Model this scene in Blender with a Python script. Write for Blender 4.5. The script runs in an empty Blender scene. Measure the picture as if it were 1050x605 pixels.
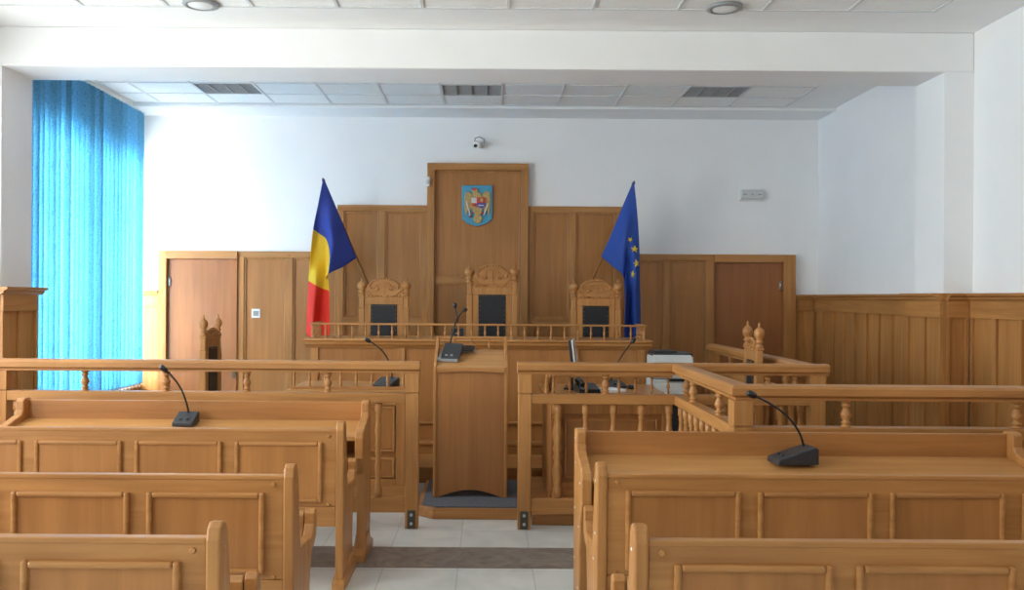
import bpy, math, random
from mathutils import Vector, Matrix
random.seed(7)
SC = bpy.context.scene
COL = SC.collection
F = 900.0; VX, VY = 500.0, 305.0; ROLL = math.radians(0.4); H = 1.6
CR, SR = math.cos(ROLL), math.sin(ROLL)

def PX(px, py, Y):
    """point of the place seen at photo pixel (px,py) at distance Y"""
    dx, dy = px - VX, py - VY
    return Vector(((dx*CR + dy*SR)*Y/F, Y, H - (-dx*SR + dy*CR)*Y/F))

# ------------------------------------------------------------------ mesh builder
class MB:
    def __init__(self): self.v = []; self.f = []; self.m = []; self.s = []
    def add(self, vs, fs, mi=0, smooth=False):
        o = len(self.v); self.v += [tuple(p) for p in vs]
        for f in fs: self.f.append(tuple(i+o for i in f)); self.m.append(mi); self.s.append(smooth)
        return self
    def box(self, x0, x1, y0, y1, z0, z1, mi=0):
        if x0 > x1: x0, x1 = x1, x0
        if y0 > y1: y0, y1 = y1, y0
        if z0 > z1: z0, z1 = z1, z0
        v = [(x0,y0,z0),(x1,y0,z0),(x1,y1,z0),(x0,y1,z0),(x0,y0,z1),(x1,y0,z1),(x1,y1,z1),(x0,y1,z1)]
        return self.add(v, [(0,3,2,1),(4,5,6,7),(0,1,5,4),(1,2,6,5),(2,3,7,6),(3,0,4,7)], mi)
    def prism(self, poly, axis, a0, a1, mi=0):
        n = len(poly)
        def P(p, a):
            return {'X': (a, p[0], p[1]), 'Y': (p[0], a, p[1]), 'Z': (p[0], p[1], a)}[axis]
        v = [P(p, a0) for p in poly] + [P(p, a1) for p in poly]
        fs = [tuple(range(n))[::-1], tuple(range(n, 2*n))] + [(i, (i+1) % n, n+(i+1) % n, n+i) for i in range(n)]
        return self.add(v, fs, mi)
    def lathe(self, prof, c, seg=12, axis='Z', mi=0):
        v = []; fs = []; n = len(prof)
        for r, z in prof:
            for k in range(seg):
                a = 2*math.pi*k/seg
                p = (r*math.cos(a), r*math.sin(a), z)
                if axis == 'Y': p = (p[0], p[2], p[1])
                if axis == 'X': p = (p[2], p[0], p[1])
                v.append((c[0]+p[0], c[1]+p[1], c[2]+p[2]))
        for i in range(n-1):
            for k in range(seg):
                k2 = (k+1) % seg
                fs.append((i*seg+k, i*seg+k2, (i+1)*seg+k2, (i+1)*seg+k))
        self.add(v, fs, mi, True)
        o = len(self.v) - len(v)
        self.f.append(tuple(o+k for k in range(seg))[::-1]); self.m.append(mi); self.s.append(False)
        self.f.append(tuple(o+(n-1)*seg+k for k in range(seg))); self.m.append(mi); self.s.append(False)
        return self
    def tube(self, pts, r, seg=8, mi=0):
        pts = [Vector(p) for p in pts]; v = []; fs = []
        for i, p in enumerate(pts):
            t = (pts[min(i+1, len(pts)-1)] - pts[max(i-1, 0)]).normalized()
            a = t.cross(Vector((0, 0, 1)))
            if a.length < 1e-3: a = t.cross(Vector((0, 1, 0)))
            a.normalize(); b = t.cross(a)
            rr = r[i] if isinstance(r, (list, tuple)) else r
            for k in range(seg):
                g = 2*math.pi*k/seg
                v.append(p + a*rr*math.cos(g) + b*rr*math.sin(g))
        for i in range(len(pts)-1):
            for k in range(seg):
                k2 = (k+1) % seg
                fs.append((i*seg+k, i*seg+k2, (i+1)*seg+k2, (i+1)*seg+k))
        self.add(v, fs, mi, True)
        o = len(self.v) - len(v)
        self.f.append(tuple(o+k for k in range(seg))[::-1]); self.m.append(mi); self.s.append(False)
        self.f.append(tuple(o+(len(pts)-1)*seg+k for k in range(seg))); self.m.append(mi); self.s.append(False)
        return self
    def ball(self, c, r, sx=1, sy=1, sz=1, seg=10, mi=0):
        n = 6
        prof = [(max(1e-4, math.sin(math.pi*i/n)), -math.cos(math.pi*i/n)) for i in range(n+1)]
        v = []; fs = []
        for rr, z in prof:
            for k in range(seg):
                a = 2*math.pi*k/seg
                v.append((c[0]+rr*math.cos(a)*r*sx, c[1]+rr*math.sin(a)*r*sy, c[2]+z*r*sz))
        for i in range(n):
            for k in range(seg):
                k2 = (k+1) % seg
                fs.append((i*seg+k, i*seg+k2, (i+1)*seg+k2, (i+1)*seg+k))
        return self.add(v, fs, mi, True)
    def frame(self, x0, x1, z0, z1, y0, y1, w, mi=0):
        """rectangular moulding ring in the XZ plane (y0 front, y1 back)"""
        self.box(x0, x0+w, y0, y1, z0, z1, mi); self.box(x1-w, x1, y0, y1, z0, z1, mi)
        self.box(x0+w, x1-w, y0, y1, z1-w, z1, mi); self.box(x0+w, x1-w, y0, y1, z0, z0+w, mi)
        return self

def obj(name, mb, mats, parent=None, bevel=0.0, shift=None):
    me = bpy.data.meshes.new(name)
    vs = mb.v
    if parent is not None and shift is None: shift = parent.get('_org')
    if shift is not None:
        M = shift if isinstance(shift, Matrix) else Matrix.Translation(Vector(shift)).inverted()
        vs = [tuple(M @ Vector(p)) for p in vs]
    me.from_pydata(vs, [], mb.f)
    if not isinstance(mats, (list, tuple)): mats = [mats]
    for m in mats: me.materials.append(m)
    for p, mi, s in zip(me.polygons, mb.m, mb.s): p.material_index = mi; p.use_smooth = s
    me.update()
    o = bpy.data.objects.new(name, me); COL.objects.link(o)
    if parent is not None: o.parent = parent
    if bevel:
        b = o.modifiers.new('bevel', 'BEVEL'); b.width = bevel; b.segments = 2; b.limit_method = 'ANGLE'; b.angle_limit = math.radians(50)
    return o

ORG = {}
def thing(name, label, cat, loc=(0, 0, 0), rotz=0.0, group=None):
    o = bpy.data.objects.new(name, None); COL.objects.link(o)
    o.location = loc; o.rotation_euler = (0, 0, rotz); o.empty_display_size = .1
    o['label'] = label; o['category'] = cat
    if group: o['group'] = group
    return o
def part(name, mb, mats, root, bevel=0.0, local=False):
    """adds a part; the mesh is given in world space unless local"""
    M = None
    if not local:
        t = root
        M = (Matrix.Translation(t.location) @ Matrix.Rotation(t.rotation_euler.z, 4, 'Z')).inverted()
        if t.parent is not None:
            p = t.parent
            M = (Matrix.Translation(p.location) @ Matrix.Rotation(p.rotation_euler.z, 4, 'Z') @ Matrix.Translation(t.location)).inverted()
    return obj(name, mb, mats, root, bevel, shift=M)
def structure(name):
    o = bpy.data.objects.new(name, None); COL.objects.link(o); o['kind'] = 'structure'
    return o
def smesh(name, mb, mats, bevel=0.0):
    o = obj(name, mb, mats, None, bevel); o['kind'] = 'structure'; return o
def tag(o, label, cat, group=None):
    o['label'] = label; o['category'] = cat
    if group: o['group'] = group
    return o
def dup(root, loc, rotz, label, group=None):
    r = root.copy(); COL.objects.link(r); r.location = loc; r.rotation_euler = (0, 0, rotz); r['label'] = label
    if group: r['group'] = group
    for ch in list(root.children):
        c = ch.copy(); COL.objects.link(c); c.parent = r
        for g in list(ch.children):
            d = g.copy(); COL.objects.link(d); d.parent = c
    return r

# ------------------------------------------------------------------ materials
def base_mat(name):
    m = bpy.data.materials.new(name); m.use_nodes = True
    n = m.node_tree.nodes; l = m.node_tree.links
    return m, n, l, n['Principled BSDF']
def plain(name, c, rough=.5, metal=0.0, noise=.06, scale=30, bump=0.0):
    m, n, l, b = base_mat(name)
    b.inputs['Roughness'].default_value = rough; b.inputs['Metallic'].default_value = metal
    tc = n.new('ShaderNodeTexCoord'); nz = n.new('ShaderNodeTexNoise'); nz.inputs['Scale'].default_value = scale; nz.inputs['Detail'].default_value = 3
    l.new(tc.outputs['Object'], nz.inputs['Vector'])
    rp = n.new('ShaderNodeValToRGB')
    rp.color_ramp.elements[0].position = .3; rp.color_ramp.elements[1].position = .7
    rp.color_ramp.elements[0].color = [*(x*(1-noise) for x in c), 1]; rp.color_ramp.elements[1].color = [*(min(1, x*(1+noise)) for x in c), 1]
    l.new(nz.outputs['Fac'], rp.inputs['Fac']); l.new(rp.outputs['Color'], b.inputs['Base Color'])
    if bump:
        bp = n.new('ShaderNodeBump'); bp.inputs['Strength'].default_value = bump; bp.inputs['Distance'].default_value = .003
        l.new(nz.outputs['Fac'], bp.inputs['Height']); l.new(bp.outputs['Normal'], b.inputs['Normal'])
    return m
def wood(name, c0, c1, axis, rough=.40, scale=1.0):
    m, n, l, b = base_mat(name)
    tc = n.new('ShaderNodeTexCoord'); oi = n.new('ShaderNodeObjectInfo')
    mul = n.new('ShaderNodeMath'); mul.operation = 'MULTIPLY'; mul.inputs[1].default_value = 17.0
    l.new(oi.outputs['Random'], mul.inputs[0])
    add = n.new('ShaderNodeVectorMath'); add.operation = 'ADD'
    l.new(tc.outputs['Object'], add.inputs[0]); l.new(mul.outputs[0], add.inputs[1])
    mp = n.new('ShaderNodeMapping')
    s = [14*scale]*3; s['XYZ'.index(axis)] = .9*scale
    mp.inputs['Scale'].default_value = s
    l.new(add.outputs[0], mp.inputs['Vector'])
    nz = n.new('ShaderNodeTexNoise'); nz.inputs['Scale'].default_value = 1.6; nz.inputs['Detail'].default_value = 5; nz.inputs['Roughness'].default_value = .55; nz.inputs['Distortion'].default_value = .5
    l.new(mp.outputs[0], nz.inputs['Vector'])
    rp = n.new('ShaderNodeValToRGB'); rp.color_ramp.elements[0].position = .3; rp.color_ramp.elements[1].position = .72
    rp.color_ramp.elements[0].color = [*c0, 1]; rp.color_ramp.elements[1].color = [*c1, 1]
    l.new(nz.outputs['Fac'], rp.inputs['Fac'])
    # broad tone drift from board to board
    nz2 = n.new('ShaderNodeTexNoise'); nz2.inputs['Scale'].default_value = 1.3; nz2.inputs['Detail'].default_value = 1
    l.new(add.outputs[0], nz2.inputs['Vector'])
    hs = n.new('ShaderNodeHueSaturation')
    mr = n.new('ShaderNodeMapRange'); mr.inputs[1].default_value = .3; mr.inputs[2].default_value = .7; mr.inputs[3].default_value = .9; mr.inputs[4].default_value = 1.1
    l.new(nz2.outputs['Fac'], mr.inputs[0]); l.new(mr.outputs[0], hs.inputs['Value']); l.new(rp.outputs['Color'], hs.inputs['Color'])
    l.new(hs.outputs['Color'], b.inputs['Base Color'])
    b.inputs['Roughness'].default_value = rough
    b.inputs['Specular IOR Level'].default_value = .4
    return m

OAK0, OAK1 = (.355, .150, .042), (.505, .240, .078)
WX = wood('oak_grain_x', OAK0, OAK1, 'X'); WY = wood('oak_grain_y', OAK0, OAK1, 'Y'); WZ = wood('oak_grain_z', OAK0, OAK1, 'Z')
PZ = wood('veneer_panel_z', (.335, .138, .040), (.445, .196, .060), 'Z', .36, .7)
PXV = wood('veneer_panel_x', (.335, .138, .040), (.445, .196, .060), 'X', .38)
DZ = wood('door_veneer_z', (.275, .098, .032), (.365, .143, .047), 'Z', .38, .7)
PALEX = wood('writing_top_oak', (.43, .20, .065), (.55, .28, .098), 'X', .3)
WALL = plain('white_wall_paint', (.86, .865, .88), .8, 0, .012, 3, 0)
CEILM = plain('white_ceiling_plaster', (.86, .865, .87), .85, 0, .015, 3)
TILE = plain('white_mineral_tile', (.86, .86, .85), .9, 0, .03, 60)
TBAR = plain('grey_ceiling_grid_metal', (.66, .67, .68), .5, 0)
BLACK = plain('black_plastic', (.012, .013, .016), .35, 0, .1)
DKGREY = plain('charcoal_plastic', (.035, .038, .045), .42, 0, .1)
MIDGREY = plain('grey_plastic', (.28, .29, .30), .45)
LEATHER = plain('black_leather', (.008, .009, .014), .5, 0, .2, 60, .3)
STEEL = plain('brushed_steel', (.55, .55, .55), .35, .9)
BRONZE = plain('dark_bracket_metal', (.09, .085, .07), .45, .6)
WHITEP = plain('white_plastic', (.78, .79, .79), .4, 0, .02)
OFFWHITE = plain('offwhite_printer_plastic', (.62, .64, .65), .45, 0, .02)
CARPET = plain('slate_blue_carpet', (.115, .13, .165), .95, 0, .3, 120, .5)
REDCAR = plain('brown_carpet', (.10, .06, .045), .95, 0, .3, 120, .5)
BRASS = plain('brass_stud', (.22, .16, .08), .4, .8)
PAPER = plain('white_paper', (.8, .8, .8), .7, 0, .02)
SCREEN = plain('dark_screen_glass', (.02, .022, .028), .12)
def cloth(name, c): return plain(name, c, .75, 0, .12, 200, .15)
FBLUE = cloth('flag_blue_cloth', (.030, .055, .33)); FYEL = cloth('flag_yellow_cloth', (.80, .50, .02)); FRED = cloth('flag_red_cloth', (.80, .035, .016))
EBLUE = cloth('ensign_blue_cloth', (.020, .070, .36)); STARY = cloth('star_yellow_cloth', (.75, .55, .03))
SHBLUE = plain('shield_blue_enamel', (.07, .33, .50), .4); GOLD = plain('matt_gold_paint', (.48, .33, .12), .45, .1, .2, 40); SHRED = plain('shield_red_enamel', (.55, .05, .03), .4)
SHNAVY = plain('shield_navy_enamel', (.05, .07, .30), .4); SILVER = plain('silver_paint', (.65, .66, .68), .4, .3)

# floor
def floor_mat():
    m, n, l, b = base_mat('marble_floor_tiles')
    tc = n.new('ShaderNodeTexCoord'); mp = n.new('ShaderNodeMapping'); mp.inputs['Location'].default_value = (.165, -.30, 0)
    l.new(tc.outputs['Object'], mp.inputs['Vector'])
    br = n.new('ShaderNodeTexBrick'); br.offset = 0; br.squash = 1
    br.inputs['Scale'].default_value = 1; br.inputs['Brick Width'].default_value = .44; br.inputs['Row Height'].default_value = .44
    br.inputs['Mortar Size'].default_value = .0035; br.inputs['Mortar Smooth'].default_value = .1
    br.inputs['Color1'].default_value = (.66, .69, .68, 1); br.inputs['Color2'].default_value = (.73, .76, .75, 1); br.inputs['Mortar'].default_value = (.50, .52, .52, 1)
    l.new(mp.outputs[0], br.inputs['Vector'])
    nz = n.new('ShaderNodeTexNoise'); nz.inputs['Scale'].default_value = 2.2; nz.inputs['Detail'].default_value = 8; nz.inputs['Distortion'].default_value = 1.5
    l.new(tc.outputs['Object'], nz.inputs['Vector'])
    rp = n.new('ShaderNodeValToRGB'); rp.color_ramp.elements[0].position = .35; rp.color_ramp.elements[1].position = .6
    rp.color_ramp.elements[0].color = (.82, .83, .84, 1); rp.color_ramp.elements[1].color = (1, 1, 1, 1)
    l.new(nz.outputs['Fac'], rp.inputs['Fac'])
    mx = n.new('ShaderNodeMix'); mx.data_type = 'RGBA'; mx.blend_type = 'MULTIPLY'; mx.inputs[0].default_value = 1
    l.new(br.outputs['Color'], mx.inputs[6]); l.new(rp.outputs['Color'], mx.inputs[7])
    # dark grey-brown marble border strip across the room
    nd = n.new('ShaderNodeTexNoise'); nd.inputs['Scale'].default_value = 5; nd.inputs['Detail'].default_value = 9; nd.inputs['Distortion'].default_value = 2.5
    l.new(tc.outputs['Object'], nd.inputs['Vector'])
    rd = n.new('ShaderNodeValToRGB'); rd.color_ramp.elements[0].position = .3; rd.color_ramp.elements[1].position = .75
    rd.color_ramp.elements[0].color = (.13, .125, .12, 1); rd.color_ramp.elements[1].color = (.31, .285, .26, 1)
    l.new(nd.outputs['Fac'], rd.inputs['Fac'])
    sp = n.new('ShaderNodeSeparateXYZ'); l.new(tc.outputs['Object'], sp.inputs[0])
    g = n.new('ShaderNodeMath'); g.operation = 'COMPARE'; g.inputs[1].default_value = 5.40; g.inputs[2].default_value = .22
    l.new(sp.outputs['Y'], g.inputs[0])
    m2 = n.new('ShaderNodeMix'); m2.data_type = 'RGBA'; l.new(g.outputs[0], m2.inputs[0]); l.new(mx.outputs[2], m2.inputs[6]); l.new(rd.outputs['Color'], m2.inputs[7])
    l.new(m2.outputs[2], b.inputs['Base Color']); b.inputs['Roughness'].default_value = .28
    return m
FLOOR = floor_mat()

def blind_mat():
    m = bpy.data.materials.new('blue_blind_fabric'); m.use_nodes = True
    n = m.node_tree.nodes; l = m.node_tree.links; n.clear()
    out = n.new('ShaderNodeOutputMaterial')
    tc = n.new('ShaderNodeTexCoord'); oi = n.new('ShaderNodeObjectInfo')
    vo = n.new('ShaderNodeTexVoronoi'); vo.inputs['Scale'].default_value = 34; vo.feature = 'DISTANCE_TO_EDGE'
    l.new(tc.outputs['Object'], vo.inputs['Vector'])
    rp = n.new('ShaderNodeValToRGB'); rp.color_ramp.elements[0].position = .0; rp.color_ramp.elements[1].position = .12
    rp.color_ramp.elements[0].color = (.19, .47, .68, 1); rp.color_ramp.elements[1].color = (.31, .65, .84, 1)
    l.new(vo.outputs['Distance'], rp.inputs['Fac'])
    hs = n.new('ShaderNodeHueSaturation'); mr = n.new('ShaderNodeMapRange'); mr.inputs[3].default_value = .72; mr.inputs[4].default_value = 1.15
    l.new(oi.outputs['Random'], mr.inputs[0]); l.new(mr.outputs[0], hs.inputs['Value']); l.new(rp.outputs['Color'], hs.inputs['Color'])
    d = n.new('ShaderNodeBsdfDiffuse'); t = n.new('ShaderNodeBsdfTranslucent'); mx = n.new('ShaderNodeMixShader'); mx.inputs[0].default_value = .55
    l.new(hs.outputs['Color'], d.inputs['Color']); l.new(hs.outputs['Color'], t.inputs['Color'])
    l.new(d.outputs[0], mx.inputs[1]); l.new(t.outputs[0], mx.inputs[2]); l.new(mx.outputs[0], out.inputs['Surface'])
    return m
BLIND = blind_mat()
def glass_mat():
    m = bpy.data.materials.new('window_glass'); m.use_nodes = True
    n = m.node_tree.nodes; l = m.node_tree.links; n.clear()
    out = n.new('ShaderNodeOutputMaterial'); t = n.new('ShaderNodeBsdfTransparent'); g = n.new('ShaderNodeBsdfGlossy'); g.inputs['Roughness'].default_value = .02
    mx = n.new('ShaderNodeMixShader'); mx.inputs[0].default_value = .05; l.new(t.outputs[0], mx.inputs[1]); l.new(g.outputs[0], mx.inputs[2]); l.new(mx.outputs[0], out.inputs['Surface'])
    return m
GLASS = glass_mat()

# ------------------------------------------------------------------ room shell
XR, XL = 3.98, -4.25
YB, YN = 10.59, -3.0
ZC = 3.80
PILR = 3.74; PILL = -4.0; PY0, PY1 = 7.20, 7.69
smesh('floor', MB().box(XL-.35, XR+.3, YN-.3, YB+.3, -.12, 0), FLOOR)
# back, right, rear walls
smesh('wall_back', MB().box(XL-.35, XR+.3, YB, YB+.25, 0, ZC+.3), WALL)
smesh('wall_right', MB().box(XR, XR+.25, YN, YB, 0, ZC+.3).box(PILR, XR, PY0+.001, PY1-.001, 0, 3.475), WALL)
smesh('wall_rear', MB().box(XL-.35, XR+.3, YN-.25, YN, 0, ZC+.3), WALL)
WIN = [(7.86, 10.46, .55, 3.18), (4.35, 6.75, .75, 3.22), (.9, 3.4, .75, 3.22), (-2.4, 0.1, .75, 3.22)]
wl = MB()
edges = sorted([(a, b, c, d) for a, b, c, d in WIN])
prev = YN
for a, b, c, d in edges:
    wl.box(XL-.32, XL, prev, a, 0, ZC+.3); wl.box(XL-.32, XL, a, b, 0, c); wl.box(XL-.32, XL, a, b, d, ZC+.3); prev = b
wl.box(XL-.32, XL, prev, YB, 0, ZC+.3)
wl.box(XL, PILL, PY0+.001, PY1-.001, 0, 3.475)
smesh('wall_left', wl, WALL)
# windows
PVC = plain('white_window_frame', (.8, .81, .82), .35, 0, .02)
for i, (a, b, c, d) in enumerate(WIN):
    w = structure('window_%d' % (i+1)); w.location = (XL-.16, (a+b)/2, c)
    fr = MB(); x0, x1 = XL-.20, XL-.13
    for y in (a, b-.07): fr.box(x0, x1, y, y+.07, c, d)
    fr.box(x0, x1, a, b, c, c+.07).box(x0, x1, a, b, d-.07, d)
    fr.box(x0, x1, (a+b)/2-.08, (a+b)/2+.08, c, d)
    fr.box(x0, x1, a, b, 2.45, 2.53)
    part('window_frame', fr, PVC, w, .006)
    part('window_pane', MB().box(XL-.168, XL-.162, a+.05, b-.05, c+.05, d-.05), GLASS, w)
    part('window_sill', MB().box(XL-.13, XL+.045, a, b, c-.03, c), PVC, w, .005)

# ceiling: plaster border, tile fields, grid, beam, back bulkhead
ce = structure('ceiling'); ce.location = (0, 5, ZC)
TX0, TX1 = -4.065, 3.40
GX = [.14+.648*k for k in range(-6, 5)]
cb = MB()
def plaster(x0, x1, y0, y1): cb.box(x0, x1, y0, y1, ZC, ZC+.2)
BF0, BF1 = PY1, 10.05      # back bay tile field
FF0, FF1 = -2.6, 6.70      # front bay tile field
plaster(TX1, XR, YN, YB); plaster(XL, TX0, YN, YB)
plaster(TX0, TX1, BF1, YB); plaster(TX0, TX1, FF1, BF0+.0); plaster(TX0, TX1, YN, FF0)
part('plaster_border', cb, CEILM, ce)
bm = MB(); bm.box(XL, XR, PY0, PY1, 3.475, ZC)
part('ceiling_beam', bm, CEILM, ce, .012)
part('bulkhead', MB().box(XL, XR, 10.06, YB, 3.765, ZC), CEILM, ce, .01)
RB = [8.13, 8.61, 9.09, 9.57]
RFt = [FF1 - .60*k for k in range(1, 16)]
LOUV = [(GX[1], GX[2]), (GX[5], GX[6]), (GX[9], GX[10])]
LY0, LY1 = 9.09, 9.57
tl = MB()
xs = [TX0] + GX + [TX1]
ysb = [BF0] + RB + [BF1]
for i in range(len(xs)-1):
    for j in range(len(ysb)-1):
        if any(abs(xs[i]-a) < .01 for a, b in LOUV) and abs(ysb[j]-LY0) < .01: continue
        tl.box(xs[i], xs[i+1], ysb[j], ysb[j+1], ZC+.006, ZC+.02)
tl.box(TX0, TX1, FF0, FF1, ZC+.006, ZC+.02)
part('ceiling_tiles', tl, TILE, ce)
gr = MB()
for x in GX + [TX0+.012, TX1-.012]:
    gr.box(x-.012, x+.012, BF0, BF1, ZC-.002, ZC+.008); gr.box(x-.012, x+.012, FF0, FF1, ZC-.002, ZC+.008)
for y in RB + [BF1-.012]: gr.box(TX0, TX1, y-.012, y+.012, ZC-.0024, ZC+.008)
for y in RFt + [FF1-.012]: gr.box(TX0, TX1, y-.012, y+.012, ZC-.0024, ZC+.008)
part('ceiling_grid', gr, TBAR, ce)
part('ceiling_slab', MB().box(XL-.3, XR+.25, YN-.2, YB+.2, ZC+.2, ZC+.35), CEILM, ce)

# recessed louvre lights
LLAB = ['grey louvred ceiling light at the left end of the row above the blue blind',
        'grey louvred ceiling light in the middle of the row above the shield',
        'grey louvred ceiling light at the right end of the row nearest the right wall']
LOUVM = plain('grey_louvre_metal', (.42, .43, .45), .45, .2, .1)
for (a, b), lab in zip(LOUV, LLAB):
    t = thing('ceiling_light', lab, 'ceiling light', ((a+b)/2, (LY0+LY1)/2, ZC), group='louvred ceiling lights')
    part('light_housing', MB().box(a+.014, b-.014, LY0+.014, LY1-.014, ZC+.085, ZC+.10)
         .box(a+.013, a+.02, LY0+.014, LY1-.014, ZC+.0, ZC+.09).box(b-.02, b-.013, LY0+.014, LY1-.014, ZC+.0, ZC+.09)
         .box(a+.014, b-.014, LY0+.013, LY0+.02, ZC, ZC+.09).box(a+.014, b-.014, LY1-.02, LY1-.013, ZC, ZC+.09), LOUVM, t)
    lv = MB()
    for k in range(1, 4):
        x = a+(b-a)*k/4; lv.box(x-.007, x+.007, LY0+.02, LY1-.02, ZC+.0, ZC+.05, 1)
    for k in range(1, 12):
        y = LY0+(LY1-LY0)*k/12; lv.box(a+.02, b-.02, y-.002, y+.002, ZC+.006, ZC+.045)
    part('louvre', lv, [LOUVM, MIDGREY], t)
    tb = MB()
    for k in range(4):
        x = a+(b-a)*(k+.5)/4; tb.tube([(x, LY0+.03, ZC+.066), (x, LY1-.03, ZC+.066)], .011)
    part('lamp_tube', tb, WHITEP, t)
for px, lab in ((206, 'round grey downlight in the front ceiling tiles on the left'), (743, 'round grey downlight in the front ceiling tiles on the right')):
    p = PX(px, 0, 6.62)
    t = thing('downlight', lab, 'ceiling light', (p.x, 6.62, ZC), group='round downlights in the front ceiling')
    prof = [(.135, .004), (.135, -.012), (.105, -.022), (.095, -.012)]
    part('trim_ring', MB().lathe([(r, z) for r, z in prof], (p.x, 6.62, ZC), 24), MIDGREY, t)
    part('lens', MB().lathe([(.1, -.010), (.085, -.018), (.03, -.024)], (p.x, 6.62, ZC), 24), WHITEP, t)

# ------------------------------------------------------------------ wainscots
CAPP = [(0, 0), (.075, 0), (.11, .022), (.11, .034), (.085, .04), (.06, .04)]
def wains_side(name, x, sgn, y0, y1, ztop=1.66, step=.30, ends=(False, False)):
    """sgn=-1: wall on the right (boards grow to -x)"""
    s = structure(name); s.location = (x, (y0+y1)/2, 0)
    def X(d): return x + sgn*d
    b = MB().box(x, X(.03), y0, y1, 0, ztop-.05)
    b.box(X(.03), X(.05), y0, y1, 0, .16)
    n = max(1, round((y1-y0)/step))
    for k in range(n+1):
        y = y0 + (y1-y0)*k/n
        a, c = max(y0, y-.03), min(y1, y+.03)
        b.box(X(.03), X(.052), a, c, .16, ztop-.20)
    part('wainscot_boards', b, WZ, s, .003)
    part('frieze_board', MB().box(X(.03), X(.056), y0, y1, ztop-.20, ztop-.055), WY, s, .003)
    poly = [(X(d), z) for d, z in [(0, ztop-.065), (.060, ztop-.065), (.085, ztop-.045), (.085, ztop-.032), (.115, ztop-.02), (.115, ztop), (0, ztop)]]
    part('wainscot_cap', MB().prism(poly, 'Y', y0-(.05 if ends[0] else 0), y1+(.05 if ends[1] else 0)), WY, s, .002)
def wains_front(name, y, x0, x1, ztop=1.66, capx=(0, 0), step=.24):
    """wainscot on a face that looks to -y"""
    s = structure(name); s.location = ((x0+x1)/2, y, 0)
    b = MB().box(x0, x1, y-.03, y, 0, ztop-.05)
    n = max(1, round((x1-x0)/step))
    for k in range(n+1):
        x = x0+(x1-x0)*k/n; b.box(max(x0, x-.03), min(x1, x+.03), y-.052, y-.03, .16, ztop-.20)
    b.box(x0, x1, y-.05, y-.03, 0, .16)
    part('wainscot_boards', b, WZ, s, .003)
    part('frieze_board', MB().box(x0, x1, y-.056, y-.03, ztop-.20, ztop-.055), WX, s, .003)
    poly = [(y, ztop-.065), (y-.060, ztop-.065), (y-.085, ztop-.045), (y-.085, ztop-.032), (y-.115, ztop-.02), (y-.115, ztop), (y, ztop)]
    part('wainscot_cap', MB().prism(poly, 'X', x0-capx[0], x1+capx[1]), WX, s, .002)
wains_side('trim_1', XR, -1, PY1, YB, ends=(False, False))
wains_side('trim_2', PILR, -1, PY0-.05, PY1+.05, step=.30)
wains_side('trim_3', XR, -1, YN, PY0-.056, step=.33)
wains_front('trim_4', PY0-.0, PILR+.0, XR-.056, capx=(0, 0))
wains_side('trim_5', PILL, 1, PY0-.05, PY1+.02, ends=(True, True), step=.25)
wains_side('trim_6', XL, 1, PY0-2.9, PY0-.06, ztop=.72)
wains_front('trim_7', PY0, XL+.056, PILL)
wains_side('trim_8', XL, 1, PY1+.03, YB-.06, ztop=.52)

# ------------------------------------------------------------------ back wall panelling and doors
S = F/10.53
def BX(px): return (px-500)/S
def BZ(py): return 1.6-(py-305)/S
ZL, ZM, ZT = 2.135, 2.70, 3.205
YW = YB
pn = structure('trim_9'); pn.location = (0, YW, 0)
pb = MB(); st = MB(); rl = MB(); mo = MB()
def field(px0, px1, z0, z1): pb.box(BX(px0), BX(px1), YW-.03, YW, z0, z1)
def stile(px0, px1, z0, z1, d=.06): st.box(BX(px0), BX(px1), YW-d, YW, z0, z1)
def rail(px0, px1, z0, z1, d=.058): rl.box(BX(px0), BX(px1), YW-d, YW, z0, z1)
def mould(px0, px1, z0, z1): mo.frame(BX(px0), BX(px1), z0, z1, YW-.048, YW-.028, .022)
# low left run (door 163-250 handled apart)
field(250, 346, 0, ZL-.04); stile(243.5, 250, 0, ZL-.075); stile(293, 300, .16, ZL-.075); rail(243.5, 346, ZL-.075, ZL); rail(250, 346, 0, .16)
mould(250, 293, .16, ZL-.075); mould(300, 345, .16, ZL-.075)
# mid left run
zr = BZ(326); zr2 = BZ(333)
field(346, 437.5, 0, ZM-.04); rail(345, 437.5, ZM-.075, ZM); rail(352, 437.5, zr2, zr); stile(345, 352, 0, ZM-.075); stile(388, 394.5, 0, ZM-.075); stile(432, 437.5, 0, ZM-.075)
for a, b in ((352, 388), (394.5, 432)): mould(a, b, zr, ZM-.075); mould(a, b, .16, zr2)
# centre
field(437.5, 541, 0, ZT-.04); stile(437.5, 445, 0, ZT-.085, .1); stile(533.5, 541, 0, ZT-.085, .1); rail(437.5, 541, ZT-.085, ZT, .1); rail(445, 533.5, BZ(291), BZ(284.5))
mould(445, 533.5, BZ(284.5), ZT-.085); mould(445, 533.5, .16, BZ(291))
# mid right
field(541, 637, 0, ZM-.04); rail(541, 638, ZM-.075, ZM); rail(541, 631, zr2, zr); stile(541, 546, 0, ZM-.075); stile(583.5, 590, 0, ZM-.075); stile(631, 638, 0, ZM-.075)
for a, b in ((546, 583.5), (590, 631)): mould(a, b, zr, ZM-.075); mould(a, b, .16, zr2)
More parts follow.
